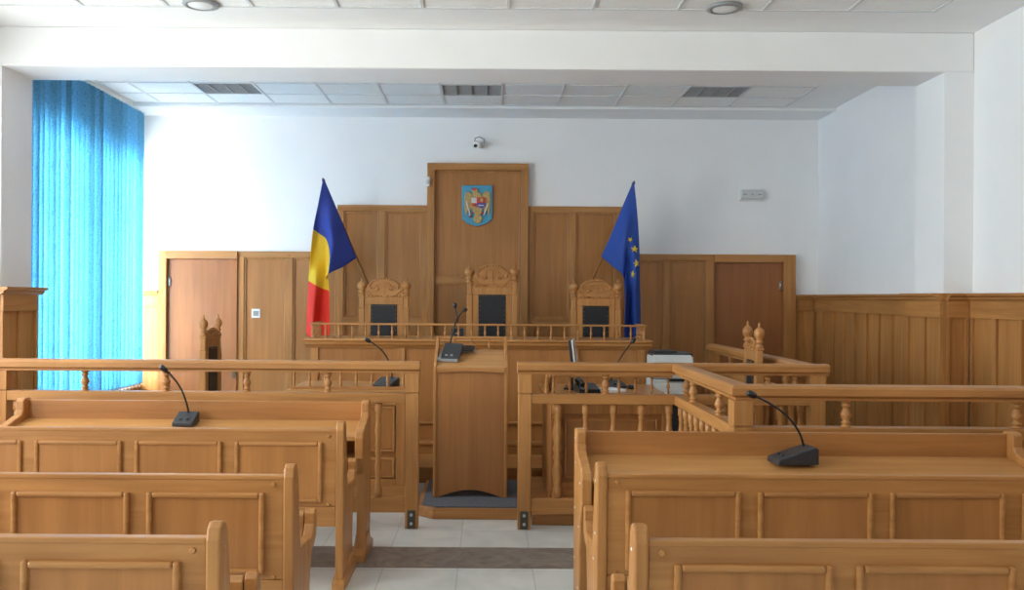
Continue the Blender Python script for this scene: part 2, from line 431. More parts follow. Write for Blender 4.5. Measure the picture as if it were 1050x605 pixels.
# low right
field(637, 724, 0, ZL-.04); rail(638, 732, ZL-.075, ZL); stile(680, 686.5, 0, ZL-.075); stile(723, 732, 0, ZL-.075)
mould(638, 680, .16, ZL-.075); mould(686.5, 723, .16, ZL-.075)
part('panel', pb, PZ, pn); part('stile', st, WZ, pn, .004); part('rail', rl, WX, pn, .004); part('moulding', mo, WZ, pn, .006)
pg = MB()
for px, z in ((247, ZL-.04), (296, ZL-.04), (391, ZM-.04), (434, ZM-.04), (348, ZM-.04), (544, ZM-.04), (587, ZM-.04), (684, ZL-.04), (728, ZL-.04)): pg.lathe([(.012, -.066), (.014, -.055)], (BX(px), YW, z), 8, 'Y')
for px in (441, 489, 537): pg.lathe([(.012, -.106), (.014, -.095)], (BX(px), YW, ZT-.045), 8, 'Y')
part('plug', pg, WZ, pn)
# low wainscot end beside the left door
wains_front('trim_10', YW, XL+.01, BX(163)-.004, 1.66, step=.2)
wains_front('trim_11', YW, BX(815)+.004, XR-.06, 1.66, step=.2)
door_ = None
def door(name, fx0, lx0, lx1, fx1, hinge_px, handle_px, handle_z):
    d = structure(name); d.location = (BX((lx0+lx1)/2), YW, 0)
    f = MB().box(BX(fx0), BX(lx0), YW-.09, YW, 0, ZL).box(BX(lx1), BX(fx1), YW-.09, YW, 0, ZL-.0)
    part('door_frame', f, WZ, d, .005)
    part('door_head', MB().box(BX(lx0), BX(lx1), YW-.09, YW, ZL-.095, ZL), WX, d, .005)
    part('door_leaf', MB().box(BX(lx0)+.003, BX(lx1)-.003, YW-.035, YW, .01, ZL-.098), DZ, d)
    hg = MB()
    for z in (.3, 1.765): hg.tube([(BX(hinge_px), YW-.045, z-.055), (BX(hinge_px), YW-.045, z+.055)], .012, 8); hg.box(BX(hinge_px)-.02, BX(hinge_px)+.012, YW-.04, YW-.03, z-.04, z+.04)
    part('hinge', hg, STEEL, d)
    hd = MB().box(BX(handle_px)-.02, BX(handle_px)+.02, YW-.045, YW-.034, handle_z-.11, handle_z+.11)
    hd.tube([(BX(handle_px), YW-.04, handle_z+.03), (BX(handle_px), YW-.085, handle_z+.03)], .01, 8)
    sx = -1 if handle_px > (lx0+lx1)/2 else 1
    hd.tube([(BX(handle_px), YW-.085, handle_z+.03), (BX(handle_px)+sx*.11, YW-.088, handle_z+.027)], .009, 8)
    part('door_handle', hd, BRONZE, d)
door('door_1', 163, 171, 243.5, 243.52, 173.5, 240, .72)
door('door_2', 731.98, 732, 803, 815, 801, 735, .70)

# small fittings
t = thing('light_switch', 'small white light switch on the wooden panel right of the left door', 'light switch', (BX(262), YW-.03, BZ(323)))
part('switch_plate', MB().box(BX(262)-.052, BX(262)+.052, YW-.042, YW-.03, BZ(323)-.054, BZ(323)+.054), WHITEP, t, .006)
part('rocker', MB().prism([(YW-.042, BZ(323)-.03), (YW-.048, BZ(323)-.03), (YW-.053, BZ(323)+.03), (YW-.042, BZ(323)+.03)], 'X', BX(262)-.03, BX(262)+.03), MIDGREY, t, .002)
p = PX(438.5, 186, 10.46)
t = thing('motion_sensor', 'small white sensor on the top left edge of the tall centre panel', 'sensor', (p.x, 10.49, p.z))
part('sensor_body', MB().prism([(p.x-.032, 10.49), (p.x-.026, 10.435), (p.x+.026, 10.435), (p.x+.032, 10.49)], 'Z', p.z-.055, p.z+.055), WHITEP, t, .008)
part('sensor_lens', MB().ball((p.x, 10.436, p.z-.01), .022, 1, .5, 1.2), OFFWHITE, t)
p = PX(770, 200, YB)
t = thing('emergency_light', 'white rectangular emergency light high on the back wall above the right door', 'emergency light', (p.x, YB, p.z))
part('light_base', MB().box(p.x-.15, p.x+.15, YB-.03, YB, p.z-.075, p.z+.075), WHITEP, t, .01)
part('diffuser', MB().prism([(YB-.03, p.z-.06), (YB-.065, p.z-.05), (YB-.065, p.z+.05), (YB-.03, p.z+.06)], 'X', p.x-.135, p.x+.135), OFFWHITE, t, .012)
part('indicator', MB().lathe([(.010, -.070), (.010, -.06)], (p.x, YB, p.z), 10, 'Y'), MIDGREY, t)
for sx in (-.09, .09): part('mark', MB().box(p.x+sx-.02, p.x+sx+.02, YB-.067, YB-.06, p.z-.006, p.z+.006), MIDGREY, t)
# camera on the wall
p = PX(489, 149, YB-.12)
t = thing('security_camera', 'small white and black dome security camera on the wall above the shield', 'security camera', (p.x, YB, p.z))
part('wall_bracket', MB().lathe([(.04, 0), (.04, -.02), (.016, -.025), (.016, -.06)], (p.x+.05, YB, p.z+.02), 14, 'Y').tube([(p.x+.05, YB-.05, p.z+.02), (p.x+.03, YB-.1, p.z+.03), (p.x, YB-.12, p.z+.02)], .012), WHITEP, t)
part('camera_body', MB().tube([(p.x+.0, YB-.09, p.z+.012), (p.x-.015, YB-.20, p.z-.02)], [.05, .047], 14), WHITEP, t)
part('camera_lens', MB().tube([(p.x-.015, YB-.2, p.z-.02), (p.x-.018, YB-.215, p.z-.025)], [.022, .018], 14), BLACK, t)
part('camera_cable', MB().tube([(p.x-.03, YB-.1, p.z+.03), (p.x-.02, YB-.09, p.z+.09), (p.x+.03, YB-.05, p.z+.115), (p.x+.085, YB-.02, p.z+.09), (p.x+.085, YB-.012, p.z+.03), (p.x+.05, YB-.012, p.z)], .005, 6), BLACK, t)

# shield on the centre panel
YS = YW-.03
def shx(u): return BX(465+u/5.5)
def shz(v): return BZ(130+v/5.5)
def shp(pts): return [(shx(u), shz(v)) for u, v in pts]
t = thing('coat_of_arms', 'pale blue shield with a golden eagle hung on the tall centre panel', 'coat of arms', (shx(130), YS, shz(450)))
part('shield', MB().prism(shp([(43, 330), (215, 330), (216, 450), (214, 520), (185, 545), (130, 563), (72, 545), (46, 522), (43, 450)]), 'Y', YS-.03, YS), SHBLUE, t, .006)
ea = MB()
ea.prism(shp([(118, 375), (150, 375), (158, 410), (160, 470), (145, 500), (120, 500), (104, 470), (106, 405)]), 'Y', YS-.05, YS-.03)
ea.prism(shp([(110, 400), (100, 380), (82, 365), (62, 375), (57, 420), (60, 470), (68, 505), (78, 470), (88, 500), (95, 465), (108, 455)]), 'Y', YS-.046, YS-.03)
ea.prism(shp([(152, 400), (162, 378), (180, 362), (200, 372), (206, 415), (203, 465), (196, 500), (187, 470), (177, 500), (168, 465), (156, 455)]), 'Y', YS-.046, YS-.03)
ea.prism(shp([(108, 392), (102, 362), (112, 345), (128, 350), (136, 372), (130, 395)]), 'Y', YS-.052, YS-.03)
ea.prism(shp([(118, 498), (148, 498), (163, 520), (150, 540), (135, 548), (118, 540), (108, 518)]), 'Y', YS-.048, YS-.03)
part('eagle', ea, GOLD, t, .004)
part('crown', MB().prism(shp([(100, 362), (98, 345), (106, 352), (112, 342), (116, 352), (122, 345), (120, 362)]), 'Y', YS-.058, YS-.045), SHRED, t, .002)
inn = MB()
inn.prism(shp([(128, 400), (178, 400), (178, 432), (128, 432)]), 'Y', YS-.060, YS-.045, 0)
inn.prism(shp([(128, 432), (178, 432), (176, 450), (153, 462), (130, 450)]), 'Y', YS-.060, YS-.045, 1)
inn.prism(shp([(98, 402), (127, 402), (127, 432), (98, 432)]), 'Y', YS-.060, YS-.045, 2)
inn.prism(shp([(98, 433), (127, 433), (127, 456), (104, 448)]), 'Y', YS-.060, YS-.045, 0)
inn.prism(shp([(146, 408), (158, 404), (165, 412), (160, 426), (148, 424)]), 'Y', YS-.064, YS-.055, 3)
inn.prism(shp([(136, 442), (170, 442), (168, 448), (138, 448)]), 'Y', YS-.064, YS-.055, 4)
part('inner_shield', inn, [SHRED, SHNAVY, SILVER, GOLD, SILVER], t, .002)
part('sword', MB().prism(shp([(66, 425), (71, 422), (93, 500), (88, 503)]), 'Y', YS-.058, YS-.045), SILVER, t)
part('mace', MB().prism(shp([(188, 432), (194, 435), (170, 502), (164, 499)]), 'Y', YS-.058, YS-.045), SILVER, t)
for u, v, r in ((94, 507, .016), (158, 488, .016), (104, 487, .012)): part('talon', MB().ball((shx(u), YS-.05, shz(v)), r), SHRED, t)

# ------------------------------------------------------------------ vertical blind
XB = -4.10
t = thing('vertical_blind', 'tall blue vertical blind covering the left window', 'blind', (XB, 9.1, .55))
part('head_rail', MB().box(XB-.03, XB+.02, 7.72, 10.46, ZC-.045, ZC-.003), WHITEP, t, .004)
NS = 26; y0, y1 = 7.75, 10.38
ch = MB()
for k in range(NS):
    y = y0 + (y1-y0)*(k+.5)/NS
    a = math.radians(24 + 6*math.sin(k*1.9))
    if 12 <= k <= 13: a += math.radians(8)
    d = .0635; nx = []
    m = MB(); nseg = 4
    vs = []
    for j in range(nseg+1):
        w = -d + 2*d*j/nseg
        bow = .006*(1-(w/d)**2)
        vs.append((XB + w*math.sin(a) + bow*math.cos(a), y + w*math.cos(a) - bow*math.sin(a)))
    zt, zb = ZC-.05, .56
    poly = vs + [(x-.0018, yy) for x, yy in reversed(vs)]
    m.prism(poly, 'Z', zb, zt)
    s = part('slat', m, BLIND, t)
    part('hanger_clip', MB().box(XB-.006, XB+.006, y-.01, y+.01, ZC-.06, ZC-.04), WHITEP, s)
    part('bottom_weight', MB().box(XB-.010, XB+.010, y-.045, y+.045, .545, .575), WHITEP, s, .003)
pts = []
for k in range(NS*4+1):
    y = y0+.03 + (y1-y0-.06)*k/(NS*4); pts.append((XB+.02, y, .555 - .03*abs(math.sin(math.pi*k/4))))
part('bead_chain', MB().tube(pts, .006, 6), WHITEP, t)

# ------------------------------------------------------------------ balusters, railings
def bal_prof(h, r, kind):
    if kind == 'vase':
        q = [(0, .95), (.04, .95), (.07, .6), (.11, .6), (.14, .9), (.18, .9), (.21, .55), (.30, .62), (.42, 1.0), (.50, .92), (.66, .58), (.76, .5), (.79, .85), (.83, .85), (.86, .6), (.91, .6), (.94, .95), (1, .95)]
    else:
        q = [(0, 1), (.10, 1), (.12, .62), (.14, .9), (.16, .62), (.24, .8), (.32, 1), (.36, .8), (.42, .58), (.46, .9), (.50, .58), (.54, .9), (.60, .66), (.70, 1.0), (.76, .78), (.84, .6), (.86, .9), (.88, .62), (.90, 1), (1, 1)]
    return [(r*b, h*a) for a, b in q]
def bal(x, y, z0, z1, r, kind='vase', seg=10):
    return MB().lathe(bal_prof(z1-z0, r, kind), (x, y, z0), seg)
ZR = 1.154
RT, RU = ZR, ZR-.08         # top rail
LT, LU = .935, .868         # lower rail
BT, BU = .213, .108         # bottom board
def rail_profile(c, w, zt, zu):
    h = zt-zu; w /= 2
    return [(c-w*.62, zu), (c-w*.62, zu+h*.18), (c-w, zu+h*.34), (c-w, zt-h*.22), (c-w*.82, zt-h*.05), (c-w*.5, zt), (c+w*.5, zt), (c+w*.82, zt-h*.05), (c+w, zt-h*.22), (c+w, zu+h*.34), (c+w*.62, zu+h*.18), (c+w*.62, zu)]
def post(root, x, y, w=.09, bracket=True, name='post'):
    p = part(name, MB().box(x-w/2, x+w/2, y-w/2, y+w/2, 0, LT-.002).box(x-w/2+.004, x+w/2-.004, y-w/2+.004, y+w/2-.004, LT-.002, LT+.006).box(x-w/2-.002, x+w/2+.002, y-w/2-.002, y+w/2+.002, LT+.006, RU), WZ, root, .005)
    if bracket:
        b = MB().box(x-.028, x+.028, y-w/2-.006, y-w/2-.0005, .005, .13)
        part('floor_bracket', b, BRONZE, p, .002)
        part('bolt', MB().lathe([(.011, -w/2-.013), (.011, -w/2-.005)], (x, y, .1), 8, 'Y').lathe([(.011, -w/2-.013), (.011, -w/2-.005)], (x, y, .04), 8, 'Y'), STEEL, p)
    return p
YR = 6.09
SR_ = F/YR
def RXp(px): return (px-500)/SR_
# left railing
xa, xe = PILL+.0, RXp(430.5)
xa = -4.14
t = thing('railing', 'long wooden railing across the room left of the central gap', 'railing', ((xa+xe)/2, YR, 0), group='courtroom railings')
part('top_rail', MB().prism(rail_profile(YR, .12, RT, RU), 'X', xa, xe+.008), WX, t, .002)
part('lower_rail', MB().box(xa, xe-.09, YR-.04, YR+.04, LU, LT), WX, t, .005)
part('bottom_board', MB().box(xa, xe-.09, YR-.025, YR+.025, BU, BT), WX, t, .004)
post(t, xe-.045, YR); post(t, RXp(4), YR); post(t, xa+.045, YR, bracket=False)
for k in range(-3, 4):
    x = RXp(337-83*(k)) if k >= 0 else None
    if x and x > xa+.15 and abs(x-RXp(4)) > .12: part('baluster', bal(x, YR, LT, RU, .029), WZ, t)
k = 1
x = xe-.045-.193*1.22
while x > xa+.12:
    if abs(x-RXp(4)) > .09: part('spindle', bal(x, YR, BT, LU, .026, 'tall'), WZ, t)
    x -= .193
# right railing
x0, x1 = RXp(532), RXp(844)
t = thing('railing', 'wooden railing across the room right of the central gap in front of the white printer', 'railing', ((x0+x1)/2, YR, 0), group='courtroom railings')
part('top_rail', MB().prism(rail_profile(YR, .12, RT, RU), 'X', x0-.008, x1+.03), WX, t, .002)
part('lower_rail', MB().box(x0+.09, x1-.09, YR-.04, YR+.04, LU, LT), WX, t, .005)
part('bottom_board', MB().box(x0+.09, x1-.09, YR-.025, YR+.025, BU, BT), WX, t, .004)
post(t, x0+.045, YR); post(t, x1-.045, YR, .10)
for px in (621.7, 704.7, 787.7, 816): part('baluster', bal(RXp(px), YR, LT, RU, .029), WZ, t)
x = RXp(573)
while x < x1-.12:
    part('spindle', bal(x, YR, BT, LU, .026, 'tall'), WZ, t); x += .1925
# dock railing: side arm + near front
YD = 4.60; SD = F/YD
xs0 = 1.255; xs1 = XR-.06
xc = xs0+.075
t = thing('dock_railing', 'wooden corner railing of the dock, its near arm running to the right wall', 'railing', (xc, YD, 0), group='courtroom railings')
m_ = MB().prism(rail_profile(YD, .12, RT, RU), 'X', 0, xs1); n_ = len(m_.v)//2
m_.v = [(xc+(v[1]-YD), v[1], v[2]) if i < n_ else v for i, v in enumerate(m_.v)]
part('top_rail', m_, WX, t, .002)
m_ = MB().prism(rail_profile(xc, .12, RT, RU), 'Y', 0, YR-.062)
m_.v = [(v[0], YD+(v[0]-xc), v[2]) if i < n_ else v for i, v in enumerate(m_.v)]
part('side_rail', m_, WY, t, .002)
part('lower_rail', MB().box(xs0+.1, xs1, YD-.04, YD+.04, LU, LT), WX, t, .005)
part('side_lower_rail', MB().box(xc-.04, xc+.04, YD+.05, YR-.045, LU, LT), WY, t, .005)
part('bottom_board', MB().box(xs0+.1, xs1, YD-.025, YD+.025, BU, BT), WX, t, .004)
part('side_bottom_board', MB().box(xc-.025, xc+.025, YD+.05, YR-.045, BU, BT), WY, t, .004)
post(t, xc, YD, .10)
for px in (868, 1043, 1150): part('baluster', bal((px-500)/SD, YD, LT, RU, .029), WZ, t)
for y in (5.66, 5.02): part('baluster', bal(xc, y, LT, RU, .029), WZ, t)
y = YD+.2
while y < YR-.08: part('spindle', bal(xc, y, BT, LU, .024, 'tall'), WZ, t); y += .15
x = xc+.2
while x < xs1-.05: part('spindle', bal(x, YD, BT, LU, .026, 'tall'), WZ, t); x += .193
# far side railing of the witness box
xf = 2.245
t = thing('railing', 'wooden side railing running back to the right door behind the witness chair', 'railing', (xf, 7.3, 0), group='courtroom railings')
part('top_rail', MB().prism(rail_profile(xf, .13, RT, RU), 'Y', YR+.065, 8.75), WY, t, .002)
part('lower_rail', MB().box(xf-.04, xf+.04, YR+.055, 8.72, LU, LT), WY, t, .005)
part('bottom_board', MB().box(xf-.025, xf+.025, YR+.055, 8.72, BU, BT), WY, t, .004)
post(t, xf, 8.7, .09, False)
for y in (6.6, 7.1, 7.6, 8.1): part('baluster', bal(xf, y, LT, RU, .029), WZ, t)
y = YR+.2
while y < 8.6: part('spindle', bal(xf, y, BT, LU, .024, 'tall'), WZ, t); y += .193

# ------------------------------------------------------------------ pews
PL = 2.35
def end_profile():
    return [(.0, .0), (.0, .87), (.012, .905), (.035, .92), (.062, .915), (.082, .89), (.092, .84), (.125, .62), (.15, .545), (.40, .535), (.395, .485), (.365, .45), (.335, .33), (.33, .20), (.35, .06), (.36, .0)]
def make_pew(label, loc, group):
    """local: back face at y=0 facing -y (the camera), seat grows to +y, length along x from 0 to PL"""
    t = thing('pew', label, 'pew', loc, 0, group)
    for x0 in (0, PL-.045):
        e = part('end_plank', MB().prism(end_profile(), 'X', x0, x0+.045), WZ, t, .008, True)
        part('foot_block', MB().prism([(-.03, 0), (-.03, .05), (.06, .075), (.2, .13), (.27, .13), (.33, .07), (.42, .05), (.42, 0)], 'X', x0-.012 if x0 else x0-.012, x0+.057), WY, e, .006, True)
        pl = MB()
        xx = x0+.045 if x0 else x0
        for yy, zz in ((.045, .84), (.05, .62), (.1, .5), (.3, .5), (.1, .25), (.2, .12)): pl.ball((xx, yy, zz), .006, .5, 1, 1, 8)
        part('screw_cap', pl, WHITEP if not x0 else WZ, e, 0, True)
    part('backrest', MB().box(.045, PL-.045, .012, .045, .455, .874).box(.045, PL-.045, .008, .048, .857, .876), WX, t, .004, True)
    part('lower_board', MB().box(.045, PL-.045, .008, .042, .345, .454), WX, t, .004, True)
    for k in range(4):
        x = .12+.545*k
        pnl = part('panel', MB().box(x+.012, x+.475-.012, .007, .016, .49, .795), PZ, t, .002, True)
        part('moulding', MB().frame(x, x+.475, .478, .807, -.006, .014, .022), WX, pnl, .008, True)
    for x, z in ((.085, .838), (PL-.085, .838), (.085, .466), (.632, .466), (1.177, .466), (1.722, .466), (PL-.085, .466)):
        part('plug', MB().lathe([(.007, .004), (.010, .008), (.010, .014)], (x, 0, z), 10, 'Y'), WZ, t, 0, True)
    sp = [(.048, .50), (.16, .485), (.36, .50), (.40, .555), (.405, .615), (.425, .635), (.45, .62), (.455, .56), (.43, .485), (.38, .455), (.16, .445), (.048, .46)]
    part('seat', MB().prism(sp, 'X', .012, PL-.012) if False else MB().prism(sp, 'X', .046, PL-.046), PALEX, t, .004, True)
    for x0 in (-.004, PL-.042):
        part('seat_bracket', MB().prism([(.28, .53), (.37, .54), (.405, .58), (.41, .625), (.432, .645), (.462, .63), (.468, .575), (.45, .515), (.40, .485), (.28, .47)], 'X', x0, x0+.046), WY, t, .006, True)
    return t
GRP = 'wooden pews'
XLp = -.775-PL
pw = make_pew('left pew right behind the writing desk with the desk microphone', (XLp, 4.77, 0), GRP)
dup(pw, (XLp+.002, 3.53, 0), 0, 'left pew in the middle, second back from the left writing desk', GRP)
dup(pw, (XLp-.015, 2.61, 0), 0, 'left pew closest to the viewer, in the bottom left corner', GRP)
dup(pw, (.455, 3.615, 0), 0, 'right pew right behind the writing desk, three raised panels in full view', GRP)
dup(pw, (.442, 2.616, 0), 0, 'right pew closest to the viewer, in the bottom right corner', GRP)

# ------------------------------------------------------------------ writing desks in front of the first pews
DL = 2.22
def make_desk(label, loc):
    """local: upright board at y=0 (far side), top slopes toward -y, x 0..DL"""
    t = thing('writing_desk', label, 'desk', loc, 0, 'long writing desks')
    prof = [(.03, .0), (.03, .935), (.012, .945), (-.045, .945), (-.066, .93), (-.068, .875), (-.085, .845), (-.20, .815), (-.31, .785), (-.325, .75), (-.325, .63), (-.25, .52), (-.225, .38), (-.235, .2), (-.27, .06), (-.30, .0)]
    for x0 in (0, DL-.05):
        e = part('end_plank', MB().prism(prof, 'X', x0, x0+.05), WZ, t, .007, True)
        part('foot_block', MB().prism([(-.315, 0), (-.315, .045), (-.27, .07), (-.17, .14), (-.10, .14), (0, .07), (.09, .045), (.09, 0)], 'X', x0-.012, x0+.062), WY, e, .006, True)
        pl = MB(); xx = x0 if not x0 else x0+.05
        for yy, zz in ((-.02, .9), (-.04, .78), (-.25, .72), (-.02, .55), (-.2, .5), (-.02, .3), (-.18, .2)): pl.ball((xx, yy, zz), .006, .5, 1, 1, 8)
        part('screw_cap', pl, WHITEP if not x0 else WZ, e, 0, True)
    part('upright_board', MB().box(.05, DL-.05, -.012, .02, .795, .93), PXV, t, .004, True)
    part('writing_top', MB().prism([(-.013, .815), (-.315, .757), (-.315, .732), (-.013, .79)], 'X', .05, DL-.05), PALEX, t, .003, True)
    part('front_panel', MB().box(.05, DL-.05, -.008, .018, .45, .785), PXV, t, .003, True)
    part('book_shelf', MB().box(.05, DL-.05, -.26, -.012, .60, .62), WX, t, .003, True)
    return t
dk = make_desk('left long writing desk with a small black microphone on its top', (-.74-DL, 5.58, 0))
dup(dk, (.445, 4.425, 0), 0, 'right long writing desk standing directly in front of the dock railing')

# ------------------------------------------------------------------ microphones
def wedge_mic(label, base, wd, ln, hh, rot, neck, group='gooseneck microphones', slant=1):
    """base: centre at table level; neck: list of world points"""
    t = thing('microphone', label, 'microphone', base, rot, group)
    part('mic_base', MB().prism([(-ln/2, 0), (-ln/2, hh*.3), (-ln/2+.02, hh*.4), (ln/2-.015, hh), (ln/2, hh*.9), (ln/2, 0)], 'Y' if False else 'X', -wd/2, wd/2), DKGREY, t, .005, True)
    a = math.atan2(hh*.6, ln-.035)
    bt = MB()
    for sx in (-.02, .02): bt.box(sx-.008, sx+.008, -ln/2+.03, -ln/2+.045, hh*.4, hh*.4+.016)
    part('button', bt, DKGREY, t, .002, True)
    part('gooseneck', MB().tube(neck, .0055, 8), BLACK, t)
    d = (Vector(neck[-1])-Vector(neck[-2])).normalized(); e = Vector(neck[-1])
    part('mic_head', MB().tube([e-d*.012, e, e+d*.012, e+d*.035, e+d*.045], [.008, .015, .017, .016, .006], 12), BLACK, t)
    return t
def arc(p0, p1, p2, n=14):
    p0, p1, p2 = Vector(p0), Vector(p1), Vector(p2)
    return [p0*(1-s)**2 + p1*2*s*(1-s) + p2*s*s for s in [i/n for i in range(n+1)]]
# on the left desk
yb = 5.46
b = PX(190.5, 430, yb); b.z = .794
n0 = Vector((b.x+.004, yb+.045, .855)); n2 = PX(170, 380, 5.40)
wedge_mic('small black gooseneck microphone on the left writing desk', b, .125, .14, .078, 0, arc(n0, PX(189, 395, 5.46), n2))
# on the right desk
yb = 4.295; b = PX(813, 464, yb); b.z = .800
n0 = PX(824, 457, 4.295); n2 = PX(774, 406, 4.20)
wedge_mic('black gooseneck microphone on the right writing desk, near the dock post', b, .13, .205, .085, -math.pi/2+.12, arc(n0, PX(818, 425, 4.25), n2))

# ------------------------------------------------------------------ clerk desks
def clerk_desk(label, x0, x1, y0, y1, zt, zb, side, wide=False):
    t = thing('clerk_desk', label, 'desk', ((x0+x1)/2, y0, zb), 0, 'clerk desks')
    part('desk_top', MB().box(x0-.03, x1+.02, y0-.03, y1, zt-.032, zt), PALEX, t, .006)
    body = MB().box(x0, x1, y0, y0+.028, zb, zt-.032).box(x0, x0+.028, y0+.028, y1-.03, zb, zt-.032).box(x1-.028, x1, y0+.028, y1-.03, zb, zt-.032)
    part('desk_body', body, PZ, t, .003)
    w = x1-x0; z0, z1 = zb+.14, zt-.05
    fr = MB()
    for a in ((x0, x1-.07) if wide else (x0, x0+w/2-.035, x1-.07)): fr.box(a, a+.07, y0-.022, y0, z0, z1)
    fr.box(x0+.07, x1-.07, y0-.0215, y0, z1-.07, z1); fr.box(x0+.07, x1-.07, y0-.0215, y0, z0, z0+.05)
    part('front_frame', fr, WZ, t, .004)
    for a, b in (((x0+.09, x1-.09),) if wide else ((x0+.07, x0+w/2-.035), (x0+w/2+.035, x1-.07))):
        for c, d in (((z0+.07, z1-.10),) if wide else ((z0+.05, z0+.22), (z0+.25, z1-.07))):
            pnl = part('panel', MB().box(a+.03, b-.03, y0-.012, y0, c+.03, d-.02), PZ, t, .004)
            part('moulding', MB().frame(a+.01, b-.01, c+.01, d-.005, y0-.02, y0, .018), WX, pnl, .005)
    part('plinth', MB().box(x0-.012, x1+.012, y0-.028, y0, zb, zb+.14), WX, t, .004)
    zg = zt+.165
    part('gallery_rail', MB().box(x0-.01, x1+.01, y0-.005, y0+.04, zg-.02, zg).box(x0-.01 if side < 0 else x1-.035, x0+.035 if side < 0 else x1+.01, y0+.04, y0+.36, zg-.02, zg), WX, t, .004)
    part('gallery_base', MB().box(x0, x1, y0-.004, y0+.04, zt, zt+.02), WX, t, .003)
    n = int(w/.116)
    for k in range(n+1): part('baluster', bal(x0+.02+(w-.04)*k/n, y0+.018, zt+.02, zg-.02, .013, 'vase', 8), WZ, t)
    for k in range(1, 4): part('baluster', bal(x0+.012 if side < 0 else x1-.012, y0+.018+.11*k, zt, zg-.02, .013, 'vase', 8), WZ, t)
    return t
lt = clerk_desk('left clerk desk behind the left railing with a microphone on it', -1.52, -.63, 6.80, 7.48, .88, 0, 1)
# platform under the right desk
t = thing('platform', 'low wooden platform under the right clerk desk behind the right railing', 'platform', (1.0, 6.17, 0))
part('platform_deck', MB().box(.33, 1.40, 6.19, 7.50, .0, .0745), WX, t, .006)
part('platform_lip', MB().box(.32, 1.40, 6.172, 6.19, .0, .0745), WX, t, .004)
rt = clerk_desk('right clerk desk with papers and a screen on it, on a low platform', .465, 1.34, 6.38, 7.36, .88, .075, -1, True)
# turned corner column and scroll on the left end of the right desk
part('corner_column', MB().lathe([(r*1.5, z) for r, z in bal_prof(.72, .026, 'tall')], (.512, 6.335, .12), 12), WZ, rt)
scr = MB().prism([(6.5, 0.885), (6.47, .95), (6.44, 1.02), (6.45, 1.045), (6.52, 1.045), (6.58, 1.0), (6.66, .95), (6.72, .885)], 'X', .437, .455)
part('scroll_bracket', scr, WY, rt, .004)

# things on the clerk desks
b = PX(396, 391, 7.05); b.z = .88
n2 = PX(379, 350, 6.98); n0 = Vector((b.x+.04, 7.12, .93))
wedge_mic('black gooseneck microphone on the left clerk desk', b, .16, .17, .07, -.35, arc(n0, PX(402, 362, 7.05), n2))
b = PX(631, 391, 7.12); b.z = .88
wedge_mic('black gooseneck microphone on the right clerk desk beside the papers', b, .14, .15, .055, .3, arc((b.x-.03, 7.15, .93), PX(630, 372, 7.15), PX(648, 351, 7.15)))
# screen seen nearly edge-on
p = PX(591, 371, 6.95)
rz = math.radians(82)
t = thing('computer_screen', 'thin flat screen seen edge-on standing on the right clerk desk', 'screen', (p.x, 6.98, .88), rz)
part('screen_stand', MB().box(-.11, .11, -.07, .09, 0, .015).box(-.03, .03, .02, .04, .015, .25), BLACK, t, .004, True)
th = math.radians(-7)
sc_ = MB()
def tilt(mb, m=Matrix.Rotation(th, 4, 'X')):
    mb.v = [tuple(Matrix.Translation((0, 0, .12)) @ m @ Vector(q)) for q in mb.v]; return mb
part('screen_case', tilt(MB().box(-.20, .20, -.004, .022, 0.02, .27)), BLACK, t, .004, True)
part('screen_bezel', tilt(MB().frame(-.205, .205, .015, .275, -.014, -.003, .018)), SILVER, t, .002, True)
part('screen_panel', tilt(MB().box(-.186, .186, -.009, -.004, .034, .256)), SCREEN, t, 0, True)
p = PX(630, 396, 6.75)
t = tag(obj('paper_stack', MB().box(-.11, .06, -.08, .10, 0, .012).box(-.10, .075, -.06, .13, .012, .02), PAPER, None, .001), 'white papers lying on the right clerk desk', 'papers')
t.location = (p.x, 6.78, .88); t.rotation_euler = (0, 0, .4)
p = PX(596, 391, 6.95)
t = thing('telephone', 'black desk telephone left of the papers on the right clerk desk', 'telephone', (p.x+.02, 6.72, .88), .2)
part('telephone_body', MB().prism([(-.08, 0), (-.08, .03), (.07, .065), (.09, .06), (.09, 0)], 'X', -.08, .08), BLACK, t, .005, True)
part('handset', MB().tube([(-.055, -.07, .06), (-.055, -.03, .085), (-.055, .04, .10), (-.055, .08, .085)], [.022, .016, .016, .022], 10), BLACK, t, 0, True)
p = PX(648, 393, 6.95)
t = thing('computer_mouse', 'black computer mouse right of the papers on the right clerk desk', 'mouse', (p.x, 7.0, .88))
part('mouse_body', MB().ball((0, 0, .014), .05, .6, 1, .42, 14), BLACK, t, 0, True)
part('mouse_wheel', MB().lathe([(.008, -.004), (.008, .004)], (0, -.026, .03), 10, 'X'), MIDGREY, t, 0, True)

# printer on its stand
t = thing('printer_stand', 'dark low cabinet carrying the white printer behind the right railing', 'cabinet', (1.665, 7.95, 0))
part('cabinet_body', MB().box(1.50, 1.83, 7.82, 8.15, .03, .70), DKGREY, t, .006)
part('cabinet_door', MB().box(1.51, 1.82, 7.80, 7.82, .06, .68), DKGREY, t, .004)
part('cabinet_foot', MB().box(1.52, 1.56, 7.85, 7.89, 0, .03).box(1.77, 1.81, 7.85, 7.89, 0, .03).box(1.52, 1.56, 8.08, 8.12, 0, .03).box(1.77, 1.81, 8.08, 8.12, 0, .03), BLACK, t)
t = thing('printer', 'offwhite printer with a dark lid right of the long front bench', 'printer', (1.66, 7.95, .70))
part('printer_body', MB().box(1.475, 1.845, 7.8, 8.15, .70, .88).box(1.48, 1.84, 7.82, 8.15, .886, 1.085), OFFWHITE, t, .012)
part('paper_drawer', MB().box(1.50, 1.82, 7.788, 7.8, .73, .85), WHITEP, t, .004)
